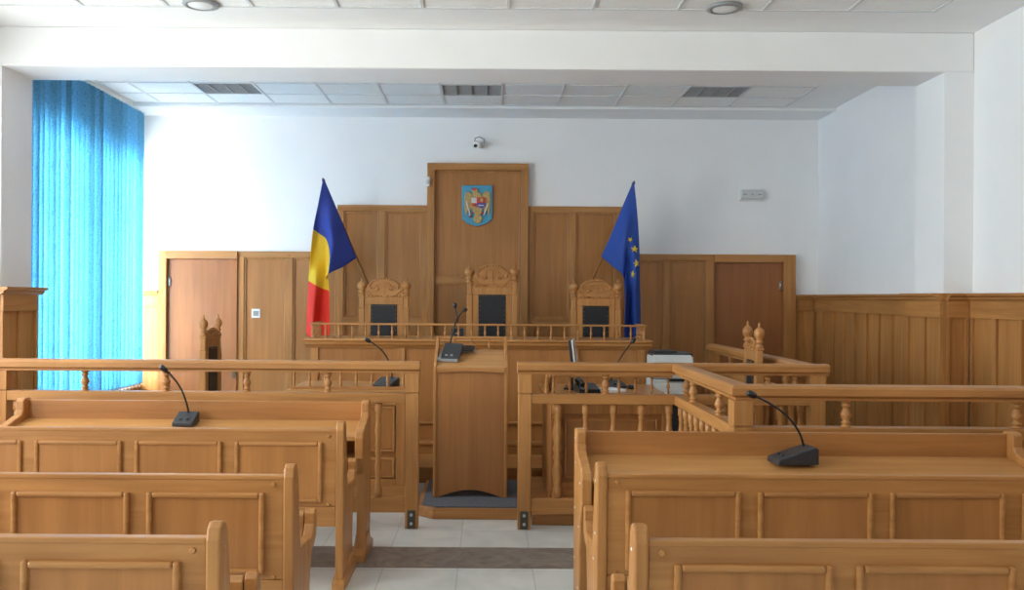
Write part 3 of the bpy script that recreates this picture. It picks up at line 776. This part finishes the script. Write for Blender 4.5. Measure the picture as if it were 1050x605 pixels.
part('scanner_lid', MB().box(1.485, 1.835, 7.83, 8.14, 1.085, 1.115).box(1.50, 1.70, 7.86, 8.12, 1.115, 1.132), DKGREY, t, .01)
part('control_panel', MB().prism([(7.77, 1.035), (7.82, 1.035), (7.84, 1.095), (7.83, 1.10)], 'X', 1.48, 1.82), OFFWHITE, t, .004)
part('output_slot', MB().box(1.60, 1.79, 7.782, 7.80, .865, .89), BLACK, t, .003)

# ------------------------------------------------------------------ lectern on its platform
t = thing('lectern_platform', 'low wooden step with a slate blue carpet in the gap between the railings', 'platform', (-.13, 6.5, 0))
poly = [(-.365, 6.33), (.335, 6.33), (.40, 6.40) , (.31, 6.40), (.31, 7.30), (-.50, 7.30), (-.50, 6.44)]
poly = [(-.385, 6.32), (.285, 6.32), (.31, 6.345), (.31, 7.30), (-.50, 7.30), (-.50, 6.42)]
part('step_frame', MB().prism(poly, 'Z', 0, .078), WX, t, .006)
part('carpet', MB().prism([(-.36, 6.345), (.27, 6.345), (.29, 6.37), (.29, 7.28), (-.47, 7.28), (-.47, 6.43)], 'Z', .078, .088), CARPET, t, .002)
LYF = 6.64; SL = F/LYF
lx0, lx1 = (445.5-500)/SL, (521-500)/SL
t = thing('lectern', 'wooden lectern with a sloping top in the gap between the railings', 'lectern', ((lx0+lx1)/2, LYF, .088))
zb = .088
arch = [(lx0+.02, zb+.0), (lx0+.02, 1.055), (lx1-.02, 1.055), (lx1-.02, zb+.0)]
na = 12; xm0, xm1 = lx0+.045, lx1-.045
arch += [(xm1 - (xm1-xm0)*k/na, zb + .055*math.sin(math.pi*k/na)) for k in range(0, na+1)]
part('front_panel', MB().prism(arch, 'Y', LYF, LYF+.025), PZ, t, .003)
side = [(LYF-.012, zb), (LYF-.012, 1.075), (LYF+.01, 1.09), (LYF+.38, 1.285), (LYF+.42, 1.285), (LYF+.42, zb)]
for x in (lx0, lx1-.02): part('side_panel', MB().prism(side, 'X', x-.002, x+.022), WZ, t, .005)
part('sloping_top', MB().prism([(LYF-.02, 1.045), (LYF-.02, 1.07), (LYF+.36, 1.185), (LYF+.36, 1.16)], 'X', lx0+.022, lx1-.022), PALEX, t, .003)
edge = [(LYF-.03, z) for z in ()]
ed = MB(); n = 10
for k in range(n):
    xa_, xb_ = lx0+.022+(lx1-lx0-.044)*k/n, lx0+.022+(lx1-lx0-.044)*(k+1)/n
    d = .02*math.sin(math.pi*(k+.5)/n); ed.box(xa_, xb_, LYF-.026, LYF-.004, 1.03+d*.6, 1.066)
part('shaped_apron', ed, WX, t)
part('shelf', MB().box(lx0+.022, lx1-.022, LYF+.03, LYF+.40, .62, .64), WX, t, .002)
yg = LYF+.385
part('gallery_rail', MB().box(lx0+.02, lx1-.02, yg-.012, yg+.012, 1.268, 1.287), WX, t, .003)
for k in (1, 2, 3): part('baluster', bal(lx0+(lx1-lx0)*k/4, yg, 1.17, 1.268, .012, 'vase', 8), WZ, t)
part('back_rail', MB().box(lx0+.02, lx1-.02, yg-.02, yg+.02, 1.15, 1.172), WX, t, .003)
# tilted black unit on the lectern
pu = PX(461.5, 366, LYF+.17)
t = thing('lectern_microphone', 'black tilted microphone unit with a grey edge on top of the lectern', 'microphone', (pu.x, LYF+.17, 1.122))
slope = math.atan2(.115, .38)
RM = Matrix.Translation((0, 0, .009)) @ Matrix.Rotation(slope, 4, 'X') @ Matrix.Rotation(-.12, 4, 'Z')
def rot_(mb): mb.v = [tuple(RM @ Vector(q)) for q in mb.v]; return mb
part('unit_tray', rot_(MB().box(-.085, .075, -.10, .11, 0, .022)), MIDGREY, t, .004, True)
part('unit_body', rot_(MB().prism([(-.085, .022), (-.085, .03), (.10, .075), (.13, .075), (.13, .022)], 'X', -.06, .085)), DKGREY, t, .005, True)
part('back_plate', rot_(MB().box(-.02, .17, .10, .20, .02, .035)), BLACK, t, .003, True)
part('unit_keys', rot_(MB().box(-.03, -.01, -.06, -.045, .03, .045).box(.01, .03, -.06, -.045, .03, .045)), MIDGREY, t, .001, True)
n0 = Vector((pu.x-.01, LYF+.28, 1.215)); q = PX(466.5, 313, LYF+.36)
nk = arc(n0, PX(463, 345, LYF+.34) , PX(469, 324, LYF+.36), 8) + [q]
part('gooseneck', MB().tube(nk, .006, 8), BLACK, t)
part('mic_head', MB().ball(q, .017, 1, 1, 1.3), BLACK, t)

# ------------------------------------------------------------------ judges' dais and long bench
YJ = 8.30; SJ = F/YJ
jx0, jx1 = (319.5-500)/SJ, (662-500)/SJ
t = thing('dais', 'raised wooden floor under the long front bench and the three tall chairs', 'platform', (0, 9.3, 0))
part('dais_floor', MB().box(-2.05, 2.05, YJ+.64, 10.50, 0, .24), WX, t, .006)
part('dais_carpet', MB().box(-2.0, 2.0, YJ+.66, 10.45, .24, .25), REDCAR, t)
t = thing('bench_step', 'low wooden step along the foot of the long front bench', 'step', (-.1, 7.9, 0))
part('step_board', MB().box(-1.62, 1.36, 7.53, 8.175, .11, .14), WX, t, .004)
part('step_riser', MB().box(-1.60, 1.34, 7.56, 7.585, 0, .11), WX, t, .003)
t = thing('judges_bench', 'long raised wooden bench with a low balustrade in front of the three tall chairs', 'bench', ((jx0+jx1)/2, YJ, 0))
ZJ = 1.205
part('bench_front', MB().box(jx0, jx1, YJ, YJ+.03, 0, ZJ-.09), PZ, t, .003)
for x in (jx0, jx1-.03): part('bench_side', MB().box(x, x+.03, YJ+.03, YJ+.6, .0, ZJ-.09), PZ, t, .003)
cor = [(YJ-.07, ZJ), (YJ-.075, ZJ-.018), (YJ-.06, ZJ-.03), (YJ-.055, ZJ-.055), (YJ-.03, ZJ-.075), (YJ-.02, ZJ-.09), (YJ+.62, ZJ-.09), (YJ+.62, ZJ)]
part('bench_top', MB().prism(cor, 'X', jx0-.055, jx1+.06), WX, t, .003)
for x in (jx0, jx0+.82, jx0+1.64, jx0+2.46, jx1-.07): part('pilaster', MB().box(x, x+.07, YJ-.02, YJ, .26, ZJ-.09), WZ, t, .004)
part('base_moulding', MB().box(jx0-.03, jx1+.03, YJ-.10, YJ, 0, .22).box(jx0-.03, jx1+.03, YJ-.12, YJ, .22, .25).box(jx0, jx1, YJ-.03, YJ, .405, .43), WX, t, .005)
zg = ZJ+.145
part('gallery_rail', MB().box(jx0-.01, jx1+.01, YJ-.022, YJ+.018, zg-.018, zg).box(jx0-.01, jx0+.03, YJ+.018, YJ+.42, zg-.018, zg).box(jx1-.03, jx1+.01, YJ+.018, YJ+.42, zg-.018, zg), WX, t, .004)
nb = 26
for k in range(nb): part('baluster', bal(jx0+.012+(jx1-jx0-.024)*k/(nb-1), YJ, ZJ, zg-.018, .013, 'vase', 8), WZ, t)
for k in (1, 2, 3, 4):
    for x in (jx0+.008, jx1-.008): part('baluster', bal(x, YJ+.10*k, ZJ, zg-.018, .013, 'vase', 8), WZ, t)
# twin microphone on the bench
b = PX(469, 347, YJ+.2)
t = thing('microphone', 'black gooseneck microphone on the long front bench before the middle chair', 'microphone', (b.x, YJ+.2, ZJ), 0, 'gooseneck microphones')
part('mic_base', MB().prism([(-.07, 0), (-.07, .03), (.05, .09), (.07, .085), (.07, 0)], 'X', -.06, .06), BLACK, t, .005, True)
part('button', MB().box(-.02, .02, -.05, -.035, .035, .052), MIDGREY, t, 0, True)
q = PX(477, 317.5, YJ+.12)
part('gooseneck', MB().tube(arc((b.x, YJ+.23, ZJ+.08), PX(467, 324, YJ+.2), q), .0055, 8), BLACK, t)
part('mic_head', MB().ball(q, .02, 1.2, 1, 1), BLACK, t)

# ------------------------------------------------------------------ tall carved chairs
def finial(c, r):
    return MB().lathe([(r*.75, 0), (r*.8, .012), (r*.5, .022), (r*.52, .032), (r*.85, .042), (r*.6, .055), (r*.55, .062), (r*.95, .082), (r*1.05, .105), (r*.98, .125), (r*.7, .142), (r*.3, .152), (r*.22, .166), (r*.3, .172), (r*.12, .188), (.001, .195)], c, 14)
def make_chair(label, loc, rot, w, h, group, crest=.27, arch=1.0, fin=.05):
    """faces -y; posts at x=+-w/2, y=0; h = height of finial tip"""
    t = thing('carved_chair', label, 'chair', loc, rot, group)
    pz = h-.195
    for s in (-1, 1):
        x = s*w/2; a = .03
        p = part('back_post', MB().box(x-a, x+a, -a, a, 0, pz-.13).prism([(x-a*.8, -a*.8), (x+a*.8, -a*.8), (x+a*.8, a*.8), (x-a*.8, a*.8)], 'Z', pz-.13, pz-.02).box(x-a, x+a, -a, a, pz-.02, pz), WZ, t, .006, True)
        part('finial', finial((x, 0, pz), fin), WZ, p, 0, True)
        part('front_leg', bal(x, -.46, 0, .42, .032, 'tall'), WZ, t, 0, True)
        part('armrest', MB().prism([(-.03, .66), (-.25, .64), (-.44, .665), (-.50, .65), (-.51, .62), (-.44, .615), (-.25, .60), (-.03, .62)], 'X', x-.032, x+.032), WY, t, .008, True)
        part('arm_support', bal(x, -.44, .44, .62, .024), WZ, t, 0, True)
        part('side_stretcher', MB().box(x-.014, x+.014, -.44, -.03, .16, .20), WY, t, .003, True)
    iw = w/2-.031
    part('seat_frame', MB().box(-iw-.02, iw+.02, -.50, .02, .37, .44), WX, t, .006, True)
    part('seat_cushion', MB().box(-iw+.02, iw-.02, -.48, -.04, .44, .50), LEATHER, t, .025, True)
    lz = h-crest                               # top of the leather
    part('back_frame', MB().box(-iw, -iw+.065, -.02, .02, .44, lz).box(iw-.065, iw, -.02, .02, .44, lz).box(-iw, iw, -.02, .02, lz, lz+.075).box(-iw+.065, iw-.065, -.02, .02, .5, .56), WZ, t, .004, True)
    sd = MB().box(-iw+.066, iw-.066, -.028, .022, .56, lz-.002); n = 8
    for k in range(n+1):
        x = -iw+.078+(2*iw-.156)*k/n; sd.ball((x, -.029, lz-.014), .006, 1, .6, 1, 6, 1)
    m = 16
    for k in range(m):
        z = .58+(lz-.6)*k/m
        for s in (-1, 1): sd.ball((s*(iw-.078), -.029, z), .006, 1, .6, 1, 6, 1)
    part('back_cushion', sd, [LEATHER, BRASS], t, .004, True)
    cz0 = lz+.07; top = (h-.005-cz0)*arch
    pts = [(-iw, cz0), (iw, cz0), (iw, cz0+top*.42), (iw*.95, cz0+top*.46), (iw*.90, cz0+top*.60)]
    for k in range(0, 13):
        a = math.pi*(.12+.76*k/12); pts.append((iw*.86*math.cos(a)/math.cos(.12*math.pi), cz0+top*(.62+.38*(math.sin(a)-math.sin(.12*math.pi))/(1-math.sin(.12*math.pi)))))
    pts += [(-iw*.90, cz0+top*.60), (-iw*.95, cz0+top*.46), (-iw, cz0+top*.42)]
    if arch < 1: pts = [(-iw, cz0), (iw, cz0), (iw, cz0+top*.7), (iw-.03, cz0+top*.85), (-iw+.03, cz0+top*.85), (-iw, cz0+top*.7)]
    cr = part('crest', MB().prism(pts, 'Y', -.014, .014), WX, t, .004, True)
    cv = MB()
    for k in range(15):                        # leafy border of the arch
        a = math.pi*(.06+.88*k/14); cv.ball((iw*.78*math.cos(a), -.016, cz0+top*(.52+.42*math.sin(a))), .013, 1, .7, 1, 6)
    for s in (-1, 1):                          # scrolls
        cx, czz = s*iw*.42, cz0+top*.42
        if arch == 1: cv.tube([(cx+(.034-.0022*i)*math.cos(i*.6)*s, -.016, czz+(.034-.0022*i)*math.sin(i*.6)) for i in range(14)], .006, 6)
        cv.tube([(s*iw*.95, -.016, cz0+top*.36), (s*iw*.8, -.018, cz0+top*.28), (s*iw*.6, -.018, cz0+top*.12), (s*iw*.3, -.018, cz0+top*.1)], .007, 6)
        for i in range(5): cv.ball((s*iw*(.18+.16*i), -.015, cz0+top*.02+.012), .012, 1, .6, 1, 6)
        cv.ball((s*iw*.72, -.016, cz0+top*.5), .016, 1, .6, 1, 6)
    cv.prism([(-.010, cz0+top*.12), (.010, cz0+top*.12), (.004, cz0+top*.72), (-.004, cz0+top*.72)], 'Y', -.024, -.013)
    cv.tube([(-.07, -.017, cz0+top*.68), (0, -.018, cz0+top*.74), (.07, -.017, cz0+top*.68)], .005, 6)
    for s in (-1, 1):
        cv.tube([(s*.07, -.017, cz0+top*.68), (s*.09, -.017, cz0+top*.42)], .003, 5); cv.tube([(s*.07, -.017, cz0+top*.68), (s*.05, -.017, cz0+top*.42)], .003, 5)
        cv.ball((s*.07, -.016, cz0+top*.41), .024, 1, .5, .4, 8)
    part('carving', cv, WX, cr, 0, True)
    return t
YC = 9.25; SCH = F/YC
JG = 'tall carved chairs behind the long bench'
def chx(px): return (px-500+ (-.1))/SCH
ch1 = make_chair('left of the three tall carved chairs, beside the red yellow and blue flag', (chx(394), YC, .25), 0, .465, 1.555, JG, .285)
dup(ch1, (chx(611), YC, .25), 0, 'right of the three tall carved chairs, beside the blue flag with stars', JG)
make_chair('middle and tallest of the three carved chairs, below the shield', (chx(504.7), YC, .25), 0, .475, 1.705, JG, .325)
WG = 'carved witness chairs'
w1 = make_chair('carved chair turned sideways in front of the left door', (-2.555, 8.11, 0), math.radians(90), .42, 1.43, WG, .30, .45, .038)
dup(w1, (2.06, 6.80, 0), math.radians(-95), 'carved chair turned sideways in the witness box at right', WG)

# ------------------------------------------------------------------ flags
def crom(p, s):
    n = len(p)-1; x = max(0, min(n-1e-6, s*n)); i = int(x); f = x-i
    p0, p1, p2, p3 = p[max(i-1, 0)], p[i], p[i+1], p[min(i+2, n)]
    return p1 + .5*f*((p2-p0) + f*((2*p0-5*p1+4*p2-p3) + f*(3*(p1-p2)+p3-p0)))
def flag(label, grid, pole0, pole1, mats, stars=None, nu=28, nv=54, fold=.02, ph=0):
    """grid[v][u] = (px,py,Y): v from hoist to fly, u from the top hoist corner down"""
    R = [[PX(*c) for c in row] for row in grid]
    pts = []
    for j in range(nv+1):
        v = j/nv; cols = [crom([R[a][b] for a in range(len(R))], v) for b in range(len(R[0]))]
        row = []
        for i in range(nu+1):
            u = i/nu; q = crom(cols, u)
            q = q + Vector((0, fold*math.sin(u*11+ph+v*1.5)*min(1, v*2.5), 0))
            row.append(q)
        pts.append(row)
    a, b = Vector(pole0), Vector(pole1); d = (b-a).normalized()
    t = thing('flag', label, 'flag', pole0, 0, 'flags on slanted poles')
    part('flagpole', MB().tube([a, b], .014, 10), WZ, t)
    part('pole_finial', MB().tube([b, b+d*.015, b+d*.03, b+d*.055], [.012, .02, .018, .003], 10), BRASS, t)
    part('wall_bracket', MB().box(a.x-.04, a.x+.04, a.y+.0, YW-.062, a.z-.06, a.z+.06).tube([a-d*.03, a+d*.12], .022, 10), BRONZE, t)
    m = MB(); vs = [q for r in pts for q in r]; fs = []; W = nu+1
    n3 = len(mats)
    for j in range(nv):
        for i in range(nu):
            m.f.append((j*W+i, j*W+i+1, (j+1)*W+i+1, (j+1)*W+i)); m.m.append(min(n3-1, int(j*n3/nv))); m.s.append(True)
    m.v = [tuple(q) for q in vs]
    c = part('flag_cloth', m, mats, t)
    so = c.modifiers.new('thickness', 'SOLIDIFY'); so.thickness = .003; so.offset = 0
    if stars:
        for (sx, sy, r, rot) in stars:
            best = None
            for j in range(nv+1):
                for i in range(nu+1):
                    q = pts[j][i]
                    # where this bit of cloth shows from the front
                    dx0, dy0 = q.x*F/q.y, (H-q.z)*F/q.y
                    e = (dx0*CR-dy0*SR+VX-sx)**2 + (dx0*SR+dy0*CR+VY-sy)**2 + 40*(q.y-9.5)
                    if best is None or e < best[0]: best = (e, i, j)
            i, j = best[1], best[2]; i = max(1, min(nu-1, i)); j = max(1, min(nv-1, j))
            q = pts[j][i]; nrm = (pts[j][i+1]-pts[j][i-1]).cross(pts[j+1][i]-pts[j-1][i]).normalized()
            if nrm.y > 0: nrm = -nrm
            ax = nrm.cross(Vector((0, 0, 1))).normalized(); ay = ax.cross(nrm).normalized()
            if ay.z < 0: ay = -ay
            ps = []
            for k in range(10):
                rr = r if k % 2 == 0 else r*.40
                an = math.pi/2 + rot + k*math.pi/5
                ps.append(ax*rr*math.cos(an) + ay*rr*math.sin(an))
            sm = MB(); off = q + nrm*.012
            sm.v = [tuple(off+p_) for p_ in ps] + [tuple(off+p_-nrm*.022) for p_ in ps]
            sm.f = [tuple(range(10))] + [tuple(range(10, 20))[::-1]] + [(k, (k+1) % 10, 10+(k+1) % 10, 10+k) for k in range(10)]
            sm.m = [0]*len(sm.f); sm.s = [False]*len(sm.f)
            part('star', sm, STARY, c)
    return t
YF = 9.95
# pole from the wall behind the chair up and forward
g = [
 [(331.5, 182, 9.86), (338, 197, 9.90), (346, 216, 9.95), (356, 240, 10.02), (365.5, 264.5, 10.08)],
 [(326, 210, 9.86), (333, 220, 9.88), (339, 234, 9.84), (345, 256, 9.86), (351, 274, 9.92)],
 [(321, 235, 9.88), (328, 240, 9.96), (335, 246, 9.95), (338, 262, 9.80), (337, 281, 9.86)],
 [(318, 262, 9.90), (325, 266, 9.97), (333, 272, 9.99), (336, 276, 9.94), (333, 290, 10.02)],
 [(316, 288, 9.92), (323, 292, 9.85), (331, 296, 9.93), (337.5, 299, 9.88), (334, 305, 10.04)],
 [(314.5, 316, 9.94), (321, 320, 9.87), (329, 322, 9.96), (338, 322, 9.90), (334, 326, 10.05)],
 [(313.5, 342, 9.95), (320, 347, 9.88), (328, 348, 9.97), (338, 346, 9.90), (334, 348, 10.05)]]
p0 = PX(384, 307, 10.42); p1 = PX(332.5, 187, 9.90)
flag('blue yellow and red flag hanging from a slanted pole at left', g, p0, p1, [FBLUE, FYEL, FRED])
g = [
 [(650, 185, 9.86), (643, 201, 9.90), (635, 220, 9.95), (626, 242, 10.02), (616.5, 263, 10.08)],
 [(653, 212, 9.86), (647, 220, 9.89), (640, 238, 9.86), (634, 256, 9.92), (627, 272, 9.96)],
 [(655, 236, 9.88), (648, 240, 9.90), (643, 250, 9.86), (640, 266, 9.90), (638.5, 282, 9.92)],
 [(656, 262, 9.90), (650, 265, 9.88), (645, 268, 9.94), (641, 276, 9.98), (640, 292, 10.02)],
 [(656.5, 290, 9.92), (651, 293, 9.86), (646, 296, 9.95), (641.5, 299, 9.90), (641, 305, 10.04)],
 [(657, 316, 9.94), (651, 320, 9.88), (646, 323, 9.97), (640.5, 325, 9.90), (641, 328, 10.05)],
 [(657, 338, 9.95), (652, 344, 9.89), (646, 348, 9.98), (640, 350, 9.90), (641, 351, 10.05)]]
p0 = PX(600, 305, 10.42); p1 = PX(648.8, 190, 9.90)
flag('blue flag with yellow stars hanging from a slanted pole at right', g, p0, p1, [EBLUE], stars=[(645.5, 246, .030, .5), (651, 256, .042, .1), (652.5, 269, .042, -.2), (649, 281.5, .042, .2)], ph=1.2)

# ------------------------------------------------------------------ light, sky, camera
w = bpy.data.worlds.new('sky'); SC.world = w; w.use_nodes = True
nb_ = w.node_tree.nodes; lb = w.node_tree.links
bg = nb_['Background']; bg.inputs['Color'].default_value = (.86, .94, .96, 1); bg.inputs['Strength'].default_value = 1.1
def area(name, loc, rot, sx, sy, power, col=(1, 1, 1), spread=180):
    L = bpy.data.lights.new(name, 'AREA'); L.shape = 'RECTANGLE'; L.size = sx; L.size_y = sy; L.energy = power; L.color = col; L.spread = math.radians(spread)
    o = bpy.data.objects.new(name, L); COL.objects.link(o); o.location = loc; o.rotation_euler = rot; return o
POW = [720, 280, 340, 70]
for (a, b, c, d), pw_ in zip(WIN, POW):
    # daylight just outside each window, facing into the room (+x)
    area('window_daylight', (XL-.55, (a+b)/2, (c+d)/2), (0, -math.pi/2, 0), d-c+.2, b-a+.2, pw_, (1.0, .97, .87) if pw_ == POW[0] else (.93, .99, .955))
cam = bpy.data.cameras.new('camera'); co = bpy.data.objects.new('camera', cam); COL.objects.link(co)
cam.sensor_fit = 'HORIZONTAL'; cam.sensor_width = 36; cam.lens = F*36/1050
cam.shift_x = (525-VX)/1050; cam.shift_y = (VY-302.5)/1050
cam.clip_start = .05
co.matrix_world = Matrix.Translation((0, 0, H)) @ Matrix.Rotation(math.pi/2, 4, 'X') @ Matrix.Rotation(ROLL, 4, 'Z')
SC.camera = co
vs = SC.view_settings
SC.display_settings.display_device = 'sRGB'
vs.view_transform = 'Standard'; vs.look = 'None'; vs.exposure = -0.1; vs.gamma = 1.0; vs.use_curve_mapping = False
SC.cycles.max_bounces = 10; SC.cycles.diffuse_bounces = 6; SC.cycles.transparent_max_bounces = 12
SC.cycles.use_denoising = True
